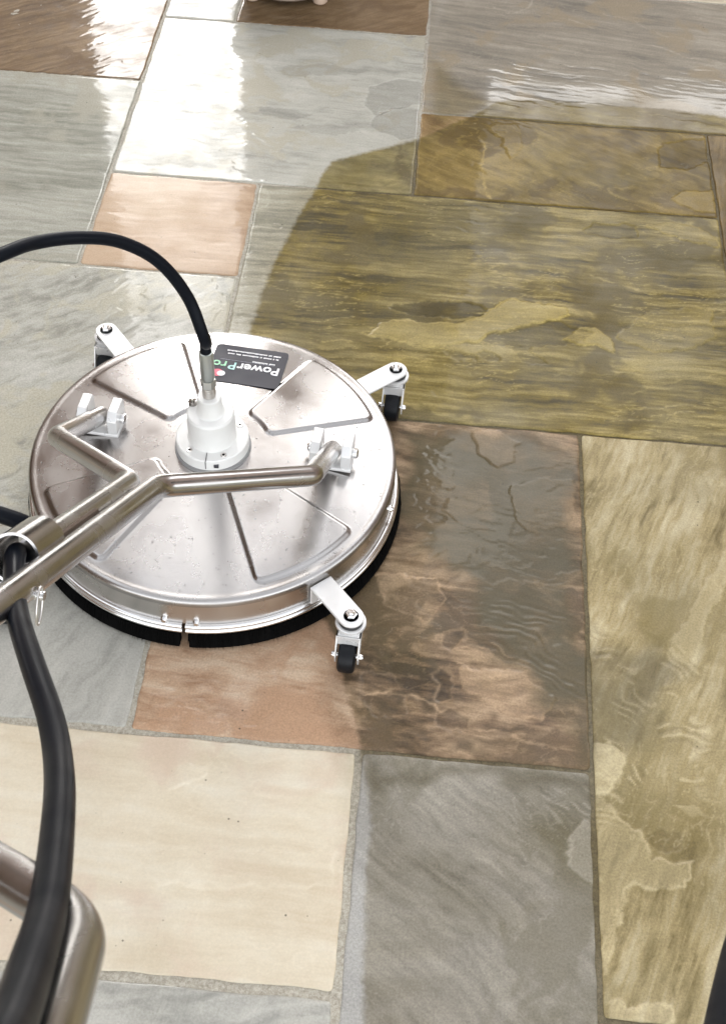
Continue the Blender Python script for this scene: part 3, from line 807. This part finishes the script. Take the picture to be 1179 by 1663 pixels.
# casters
def caster(a):
    ca, sa = math.cos(a), math.sin(a)
    ra = np.array([ca, sa, 0]); ta = np.array([-sa, ca, 0])
    Rr = np.stack([ra, ta, (0, 0, 1)], 1)
    rb = 0.337; w = 0.0175
    poly = [(0.2665, -w), (rb, -w)]+[(rb+w*math.sin(t), -w*math.cos(t)) for t in np.linspace(0, PI, 16)[1:-1]]+[(rb, w), (0.2665, w)]
    zt = 0.0795
    mb = MB().prism(poly, zt-0.004, zt, Rr)
    mb.box(ra*0.2682+np.array([0, 0, zt-0.022]), (0.0035, 2*w, 0.036), Rr)
    arm = mb.build('caster', plate_white, mach, 30)
    bv = arm.modifiers.new('bevel', 'BEVEL'); bv.width = 0.0012; bv.segments = 2
    c = ra*rb
    def nz(z): return c+np.array([0, 0, z])
    MB().lathe([(0, 0.0095), (0.0035, 0.0095), (0.0045, 0.008), (0.0045, 0.006), (0.0068, 0.006), (0.0082, 0.0045), (0.0082, 0)], 6, c=nz(zt+0.001)).build('nut', steel_bright, arm, 25)
    MB().lathe([(0.0045, 0.0), (0.0098, 0.0), (0.0102, 0.0012)][::-1]+[(0.0045, 0.0015)], 24, c=nz(zt)).build('washer', steel_bright, arm)
    MB().lathe([(0.0, zt-0.004), (0.012, zt-0.004), (0.0165, zt-0.008), (0.0165, zt-0.014), (0.0, zt-0.014)], 40, c=c).build('swivel_bearing', simple('bearing_black', (0.02, 0.02, 0.02, 1), 0.4) if WHEEL is None else wheel_m, arm)
    MB().lathe([(0.012, zt-0.0122), (0.0185, zt-0.0105), (0.0208, zt-0.0115), (0.0210, zt-0.0155), (0.0195, zt-0.0180), (0.0, zt-0.0180)], 48, c=c).build('swivel_cup', plate_white, arm)
    # fork trails towards the operator
    back = np.array([-0.10, -0.995, 0]); sidev = np.array([0.995, -0.10, 0])
    Rf = np.stack([sidev, -back, (0, 0, 1)], 1)
    wc = c+back*0.026+np.array([0, 0, 0.0235])
    fb = MB()
    fb.prism([(-0.0165, 0.012), (0.0165, 0.012), (0.0165, -0.022), (-0.0165, -0.022)], zt-0.0215, zt-0.0180, Rf, c)
    Rs = np.stack([-back, (0, 0, 1), sidev], 1)
    for s2 in (-1, 1):
        pl = [(0.014, zt-0.018), (-0.022, zt-0.018), (-0.036, 0.030), (-0.032, 0.014), (-0.020, 0.013), (-0.010, 0.030)]
        Rq = np.stack([-back, (0, 0, 1), np.cross(-back, (0, 0, 1))], 1)
        fb.prism(pl, -0.001, 0.001, Rq, c+sidev*s2*0.0155)
    fb.box(c+back*0.0225+np.array([0, 0, zt-0.026]), (0.031, 0.0025, 0.016), Rf)
    fb.build('fork', plate_white, arm, 30)
    Rw = np.stack([back, (0, 0, 1), np.cross(back, (0, 0, 1))], 1)
    pr = [(0.008, -0.0118), (0.0195, -0.0118), (0.0228, -0.0095), (0.0236, -0.004), (0.0236, 0.004), (0.0228, 0.0095), (0.0195, 0.0118), (0.008, 0.0118)]
    MB().lathe(pr, 48, R=Rw, c=wc, close=True).build('wheel', wheel_m, arm, 45)
    MB().lathe([(0, -0.0215), (0.0035, -0.0215), (0.0045, -0.019), (0.0045, -0.0168), (0.003, -0.0165), (0.003, 0.0165), (0.0045, 0.0168), (0.0045, 0.019), (0.0035, 0.0215), (0, 0.0215)], 14, R=Rw, c=wc).build('axle_bolt', steel_bright, arm)
for a in CAST: caster(a)

# maker's label, upside down seen from the operator
def text_mesh(body, size, bold=0.0):
    cu = bpy.data.curves.new('lettering', 'FONT'); cu.body = body; cu.size = size; cu.offset = bold
    cu.extrude = 0.00015; cu.resolution_u = 3
    o = bpy.data.objects.new('lettering', cu); COL.objects.link(o)
    dg = bpy.context.evaluated_depsgraph_get(); dg.update()
    me = bpy.data.meshes.new_from_object(o.evaluated_get(dg))
    bpy.data.objects.remove(o)
    return me
LC = np.array([0.0310, 0.179]); LW, LH = 0.114, 0.090
def slope_z(x, y): return dome(np.hypot(x, y))+emboss(np.hypot(x, y), np.arctan2(y, x))
zc = float(dome(np.hypot(*LC)))
gr = (float(dome(np.hypot(LC[0], LC[1]+.01)))-float(dome(np.hypot(LC[0], LC[1]-.01))))/.02
exl = -AX; eyl = np.array([PR[0], PR[1], PR[2]]); 
eyl = eyl-np.array([0, 0, 1])*gr*1.0; eyl /= np.linalg.norm(eyl)
ezl = np.cross(exl, eyl); RL = np.stack([exl, eyl, ezl], 1)
LO = np.array([LC[0], LC[1], zc+0.0011])
def rrect(w, h, r, n=6):
    out = []
    for cx, cy, a0 in ((w/2-r, h/2-r, 0), (-w/2+r, h/2-r, PI/2), (-w/2+r, -h/2+r, PI), (w/2-r, -h/2+r, 1.5*PI)):
        out += [(cx+r*math.cos(a0+t), cy+r*math.sin(a0+t)) for t in np.linspace(0, PI/2, n)]
    return out
lab = MB().prism(rrect(LW, LH, 0.007), -0.0012, 0.0, RL, LO).build('maker_label', simple('navy_label_print', S(24, 24, 40), 0.4, spec=0.25), mach, 20)
def place(me, name, x, y, mat):
    me.name = name; me.materials.clear(); me.materials.append(mat)
    Mx = Matrix.Identity(4)
    p_ = LO+RL @ np.array([x, y, 0.00045])
    for i in range(3):
        for j in range(3): Mx[i][j] = RL[i][j]
        Mx[i][3] = p_[i]
    me.transform(Mx)
    o = bpy.data.objects.new(name, me); COL.objects.link(o); o.parent = lab
    return o
ink_w = simple('white_ink', (0.85, 0.85, 0.87, 1), 0.4); ink_g = simple('green_ink', S(150, 215, 170), 0.4)
ink_t = simple('teal_ink', S(175, 220, 215), 0.4); ink_s = simple('grey_ink', S(170, 172, 185), 0.4)
place(text_mesh('Power', 0.0248, 0.0005), 'lettering', -0.0515, -0.003, ink_w)
place(text_mesh('P', 0.0248, 0.0003), 'lettering', 0.0155, -0.003, ink_t)
place(text_mesh('ro', 0.0248, 0.0003), 'lettering', 0.0305, -0.003, ink_g)
# lines of print too small to read: word-length strokes
rs = np.random.RandomState(12)
def fine_print(x0, x1, y, h, mat, brk=0.2):
    mb = MB(); x = x0
    while x < x1:
        w = 0.0008+rs.rand()*0.0010
        hh = h*(0.65+0.35*rs.rand())
        mb.prism([(x, y), (min(x+w, x1), y), (min(x+w, x1), y+hh), (x, y+hh)], 0, 0.00025, RL, LO+RL @ np.array([0, 0, 0.00012]))
        x += w+0.0005+(0.0022 if rs.rand() < brk else 0)
    return mb.build('fine_print', mat, lab, 0)
fine_print(-0.041, -0.006, -0.0125, 0.0032, ink_w, 0.06)
fine_print(-0.041, 0.044, -0.0088, 0.0006, ink_s, 0.0)
fine_print(-0.044, 0.036, -0.0255, 0.0031, ink_w, 0.10)
fine_print(-0.046, 0.038, -0.0330, 0.0031, ink_w, 0.10)
MB().prism([(0.0405+0.0085*math.cos(t), 0.0255+0.0085*math.sin(t)) for t in np.linspace(0, 2*PI, 28, endpoint=False)], 0, 0.0003, RL, LO).build('emblem', simple('red_ink', S(226, 84, 108), 0.4), lab, 0)
MB().prism([(0.0345+0.0062*math.cos(t), 0.0265+0.0062*math.sin(t)) for t in np.linspace(0, 2*PI, 28, endpoint=False)], 0.0003, 0.0005, RL, LO).build('emblem_spot', ink_w, lab, 0)

# water drops and grit spattered over the top plate
def spatter(name, n, rmin, rmax, mat, seed, flat):
    rs = np.random.RandomState(seed); mb = MB(); vs, fs = [], []
    for k in range(n):
        r = math.sqrt(rs.rand()*(0.252**2-0.06**2)+0.06**2); t = rs.rand()*2*PI
        q = rmin+(rmax-rmin)*rs.rand()**3; z = float(dome(r)+emboss(np.array(r), np.array(t)))
        n0 = len(vs); c = np.array([r*math.cos(t), r*math.sin(t), z-0.0001])
        el = 1+0.5*rs.rand(); aa = rs.rand()*PI
        for (rr, zz) in ((1, 0), (0.72, 0.68)):
            for i in range(8):
                a = i*PI/4; x, y = q*rr*math.cos(a)*el, q*rr*math.sin(a)
                vs.append(c+np.array([x*math.cos(aa)-y*math.sin(aa), x*math.sin(aa)+y*math.cos(aa), q*zz*flat]))
        vs.append(c+np.array([0, 0, q*flat]))
        fs += [(n0+i, n0+(i+1) % 8, n0+8+(i+1) % 8, n0+8+i) for i in range(8)]+[(n0+8+i, n0+8+(i+1) % 8, n0+16) for i in range(8)]
    mb.add(vs, fs)
    o = mb.build(name, mat, mach, 180); o['kind'] = 'stuff'; return o
wm_, wnt, wb = nodes_of('water_bead'); wb.inputs['Transmission Weight'].default_value = 1.0; wb.inputs['IOR'].default_value = 1.33; wb.inputs['Roughness'].default_value = 0.02
spatter('water_drops', 1200, 0.0004, 0.0018, wm_, 21, 0.4)
spatter('grit', 60, 0.0005, 0.0013, simple('grit_brown', (0.06, 0.05, 0.04, 1), 0.6), 22, 0.5)

# ------------------------------------------------------------------ unseen surroundings, inferred from or added for reflections in wet stone and steel
def brick_mat(name, c1, c2, mor):
    m, nt, b = nodes_of(name); L = nt.links.new
    tc = N(nt, 'ShaderNodeTexCoord').outputs['Object']
    sx = N(nt, 'ShaderNodeSeparateXYZ'); L(tc, sx.inputs[0])
    ad = N(nt, 'ShaderNodeMath', operation='ADD'); L(sx.outputs[0], ad.inputs[0]); L(sx.outputs[1], ad.inputs[1])
    cx = N(nt, 'ShaderNodeCombineXYZ'); L(ad.outputs[0], cx.inputs[0]); L(sx.outputs[2], cx.inputs[1])
    br = N(nt, 'ShaderNodeTexBrick', i_Scale=1.0); L(cx.outputs[0], br.inputs['Vector'])
    br.inputs['Color1'].default_value = c1; br.inputs['Color2'].default_value = c2; br.inputs['Mortar'].default_value = mor
    br.inputs['Brick Width'].default_value = 0.225; br.inputs['Row Height'].default_value = 0.075; br.inputs['Mortar Size'].default_value = 0.010
    L(br.outputs[0], b.inputs['Base Color']); b.inputs['Roughness'].default_value = 0.8
    return m
brick = brick_mat('red_brick', (0.36, 0.235, 0.185, 1), (0.44, 0.30, 0.24, 1), (0.46, 0.42, 0.38, 1))
timber = simple('stained_timber', (0.14, 0.085, 0.05, 1), 0.7, grain=0.4, gscale=60, stretch=(8, 8, 0.6))
frame_m = simple('white_frame', (0.75, 0.75, 0.74, 1), 0.35)
glass_m = simple('window_glass', (0.03, 0.035, 0.04, 1), 0.05)
tiles_m = simple('roof_tiles', (0.10, 0.06, 0.045, 1), 0.8, grain=0.5, gscale=12)
h3 = None
hs_ = empty('house', (5.2, 3.9, 0))
tag(hs_, 'red brick house with white windows along the right side of the patio', 'house')
MB().box((0, 0, 2.6), (4.0, 5.2, 5.2)).build('wall', brick, hs_, 0)
MB().prism([(-2.4, 5.15), (2.4, 5.15), (0, 7.0)], -2.9, 2.9, np.array([(1, 0, 0), (0, 0, 1), (0, 1, 0)], float)).build('roof', tiles_m, hs_, 0)
for yy, zz, ww, hh in ((-1.4, 1.5, 1.2, 1.2), (1.2, 1.5, 1.4, 1.2), (-1.4, 4.0, 1.1, 1.1), (1.2, 4.0, 1.1, 1.1)):
    w_ = MB().box((-2.03, yy, zz+hh/2+0.03), (0.09, ww, 0.07)).box((-2.03, yy, zz-hh/2-0.03), (0.14, ww, 0.07)).box((-2.03, yy-ww/2, zz), (0.09, 0.07, hh)).box((-2.03, yy+ww/2, zz), (0.09, 0.07, hh)).box((-2.03, yy, zz), (0.08, 0.06, hh)).build('window', frame_m, hs_, 0)
    MB().box((-2.012, yy, zz), (0.02, ww-0.07, hh)).build('pane', glass_m, w_, 0)
ga = empty('added_block', (-4.75, 0.9, 0)); tag(ga, 'unseen brick building with a tiled roof, added behind the left side fence to darken reflections', 'added_block')  # out of view, added so the steel lid mirrors brown on the left
MB().box((0, 0, 1.7), (3.2, 5.0, 4.4)).build('wall', brick, ga, 0)
MB().prism([(-1.9, 3.35), (1.9, 3.35), (0, 5.2)], -2.7, 2.7, np.array([(1, 0, 0), (0, 0, 1), (0, 1, 0)], float)).build('roof', tiles_m, ga, 0)
def board_fence(name, label, x0, y0, x1, y1, h):
    n = int(math.hypot(x1-x0, y1-y0)/0.15); rz = math.atan2(y1-y0, x1-x0)
    f = empty(name, (x0, y0, 0), rz); tag(f, label, 'fence')
    me = None
    for i in range(n):
        if me is None:
            o = MB().box((0, 0, h/2), (0.142, 0.02, h), bev=0.003).build('board', timber, f, 0); me = o.data
        else:
            o = bpy.data.objects.new('board', me); COL.objects.link(o); o.parent = f
        o.location = (0.075+0.15*i, 0, 0.02)
    for zz in (0.4, h-0.3): MB().box((n*0.075, 0.04, zz), (n*0.15, 0.05, 0.07)).build('rail', timber, f, 0)
board_fence('board_fence', 'dark timber board fence down the left side of the patio', -3.0, -1.4, -3.0, 3.9, 1.9)
ext = empty('outbuilding', (-0.09, 5.6, 0)); tag(ext, 'unseen brick building with a plank door at the far end, shaped tall and narrow for its reflection', 'outbuilding')  # out of view; width and height set to block sky in the reflections
MB().box((0, 0, 3.4), (0.98, 2.0, 6.8)).build('wall', brick, ext, 0)
MB().prism([(-0.60, 6.78), (0.60, 6.78), (0, 7.35)], -1.08, 1.08, np.array([(1, 0, 0), (0, 0, 1), (0, 1, 0)], float)).build('roof', tiles_m, ext, 0)
d_ = MB().box((0, -1.01, 1.0), (0.72, 0.03, 1.96), bev=0.004).build('door', timber, ext, 0)
MB().box((0.28, -1.04, 1.0), (0.03, 0.03, 0.12), bev=0.004).build('handle', steel, d_, 0)
nb = empty('cottage', (-4.682, 6.128, 0), math.radians(17)); tag(nb, 'two storey brick cottage with a tiled roof beyond the far left end of the patio', 'cottage')
MB().box((0, 0, 2.9), (5.9, 5.0, 5.8)).build('wall', brick, nb, 0)
MB().prism([(-2.8, 5.75), (2.8, 5.75), (0, 7.8)], -3.05, 3.05, np.array([(0, 0, 1), (1, 0, 0), (0, 1, 0)], float)).build('roof', tiles_m, nb, 0)
for xx, zz in ((-1.6, 1.5), (0.2, 1.5), (-1.6, 4.1), (0.2, 4.1)):
    w_ = MB().box((xx, -2.53, zz+0.63), (1.1, 0.09, 0.07)).box((xx, -2.54, zz-0.63), (1.2, 0.14, 0.07)).box((xx-0.52, -2.53, zz), (0.07, 0.09, 1.2)).box((xx+0.52, -2.53, zz), (0.07, 0.09, 1.2)).build('window', frame_m, nb, 0)
    MB().box((xx, -2.512, zz), (0.98, 0.02, 1.2)).build('pane', glass_m, w_, 0)
gw_ = MB().box((1.78, 4.72, 0.64), (2.75, 0.215, 1.28)).build('garden_wall', brick, None, 0)
tag(gw_, 'low red brick garden wall beyond the far end of the patio', 'wall')
MB().box((1.78, 4.72, 1.31), (2.80, 0.28, 0.06), bev=0.008).build('coping', simple('coping_stone', (0.3, 0.28, 0.25, 1), 0.7), gw_, 0)

# ------------------------------------------------------------------ pressure hose
hp = [np.array([CX, CY, 0.2985]), np.array([CX, CY, 0.325])]
hp += [at_dist(*q) for q in ((334, 556, 1.672), (306, 484, 1.64), (258, 425, 1.60), (196, 393, 1.565), (130, 386, 1.53), (60, 394, 1.50), (2, 414, 1.46))]
hp += [np.array(q) for q in ((-0.475, 0.98, 0.625), (-0.515, 0.88, 0.60), (-0.475, 0.805, 0.565))]
gw = guide_c+np.array([CX, CY, 0])
hp += [at_dist(2, 836, 1.315), at_dist(50, 856, 1.325), at_dist(84, 884, 1.335)]
hp += [gw+0.006*EV-0.002*NV, gw+0.030*EV+0.002*NV]
hp += [at_dist(*q) for q in ((24, 955, 1.16), (32, 1010, 1.08), (54, 1080, 1.0), (84, 1170, 0.92), (97, 1260, 0.83), (93, 1360, 0.74), (79, 1470, 0.65), (54, 1560, 0.57), (18, 1663, 0.50), (-40, 1780, 0.43))]
path = spline(hp, 14)
kk = np.linspace(0, 1, len(path))
hose = MB().tube(path, 0.0076+0.0018*sstep(0.35, 0.6, kk), 28).build('pressure_hose', rubber, None, 60)
tag(hose, 'black rubber high-pressure hose looping from the white hub through the handle ring', 'hose')
MB().lathe([(0.0060, 0.2500), (0.0088, 0.2500), (0.0092, 0.2515), (0.0098, 0.2560), (0.0098, 0.2960), (0.0092, 0.2990), (0.0078, 0.2995)], 40, c=(CX, CY, 0)).build('ferrule', simple('zinc_ferrule', (0.50, 0.53, 0.50, 1), 0.36, 0.9), hose, 30)
MB().lathe([(0.006, 0.2350), (0.0104, 0.2355), (0.0110, 0.2365), (0.0110, 0.2470), (0.0104, 0.2490), (0.006, 0.2500)], 6, c=(CX, CY, 0)).build('coupling_nut', simple('zinc_nut', (0.55, 0.56, 0.53, 1), 0.3, 0.9), hose, 25)
MB().lathe([(0.008, 0.2120)]+[(0.0088+0.0006*(i % 2), 0.2125+i*0.0022) for i in range(11)], 32, c=(CX, CY, 0)).build('threaded_fitting', steel, hose, 30)

# black hose at the right edge of the frame, coming up to the operator
q = [np.array([1.05, 0.95, 0.012]), np.array([0.80, 0.80, 0.014]), np.array([0.60, 0.66, 0.10]), at_dist(1232, 1420, 1.02), at_dist(1198, 1520, 0.90), at_dist(1178, 1600, 0.82), at_dist(1160, 1690, 0.75), at_dist(1140, 1800, 0.67)]
h2 = MB().tube(spline(q, 12), 0.0072, 24).build('supply_hose', rubber, None, 60)
tag(h2, 'short glossy black hose just entering the bottom right corner of the frame', 'hose')

# planter at the top edge
pl = empty('planter', (*(at(463, 14)[:2]+np.array([0.0, 0.098])), 0))
tag(pl, 'dark round planter on small pale feet at the top edge of the patio', 'planter')
pot = simple('dark_glazed_pot', (0.016, 0.010, 0.008, 1), 0.4, grain=0.2, gscale=60)
pb = MB().lathe([(0.0, 0.020), (0.092, 0.020), (0.100, 0.028), (0.112, 0.06), (0.122, 0.10), (0.128, 0.13), (0.134, 0.136), (0.130, 0.145), (0.120, 0.142), (0.118, 0.12), (0.0, 0.12)], 96).build('pot', pot, pl)
MB().lathe([(0.088, 0.017), (0.0985, 0.017), (0.1000, 0.021), (0.0985, 0.0245), (0.090, 0.0245)], 96, close=True).build('base_rim', simple('worn_rim', (0.42, 0.34, 0.27, 1), 0.35, 0.7), pl)
foot = simple('pale_foot', (0.48, 0.36, 0.27, 1), 0.5)
for a in (-40, -140, 90):
    a = math.radians(a)
    MB().lathe([(0, 0.022), (0.013, 0.022), (0.016, 0.018), (0.0165, 0.004), (0.014, 0.001), (0, 0.001)], 24, c=(0.098*math.cos(a), 0.098*math.sin(a), 0)).build('foot', foot, pl)
MB().lathe([(0, 0.124), (0.06, 0.127), (0.1185, 0.122)], 48).build('soil', simple('soil', (0.03, 0.02, 0.014, 1), 0.9, grain=1.0, gscale=80), pl)
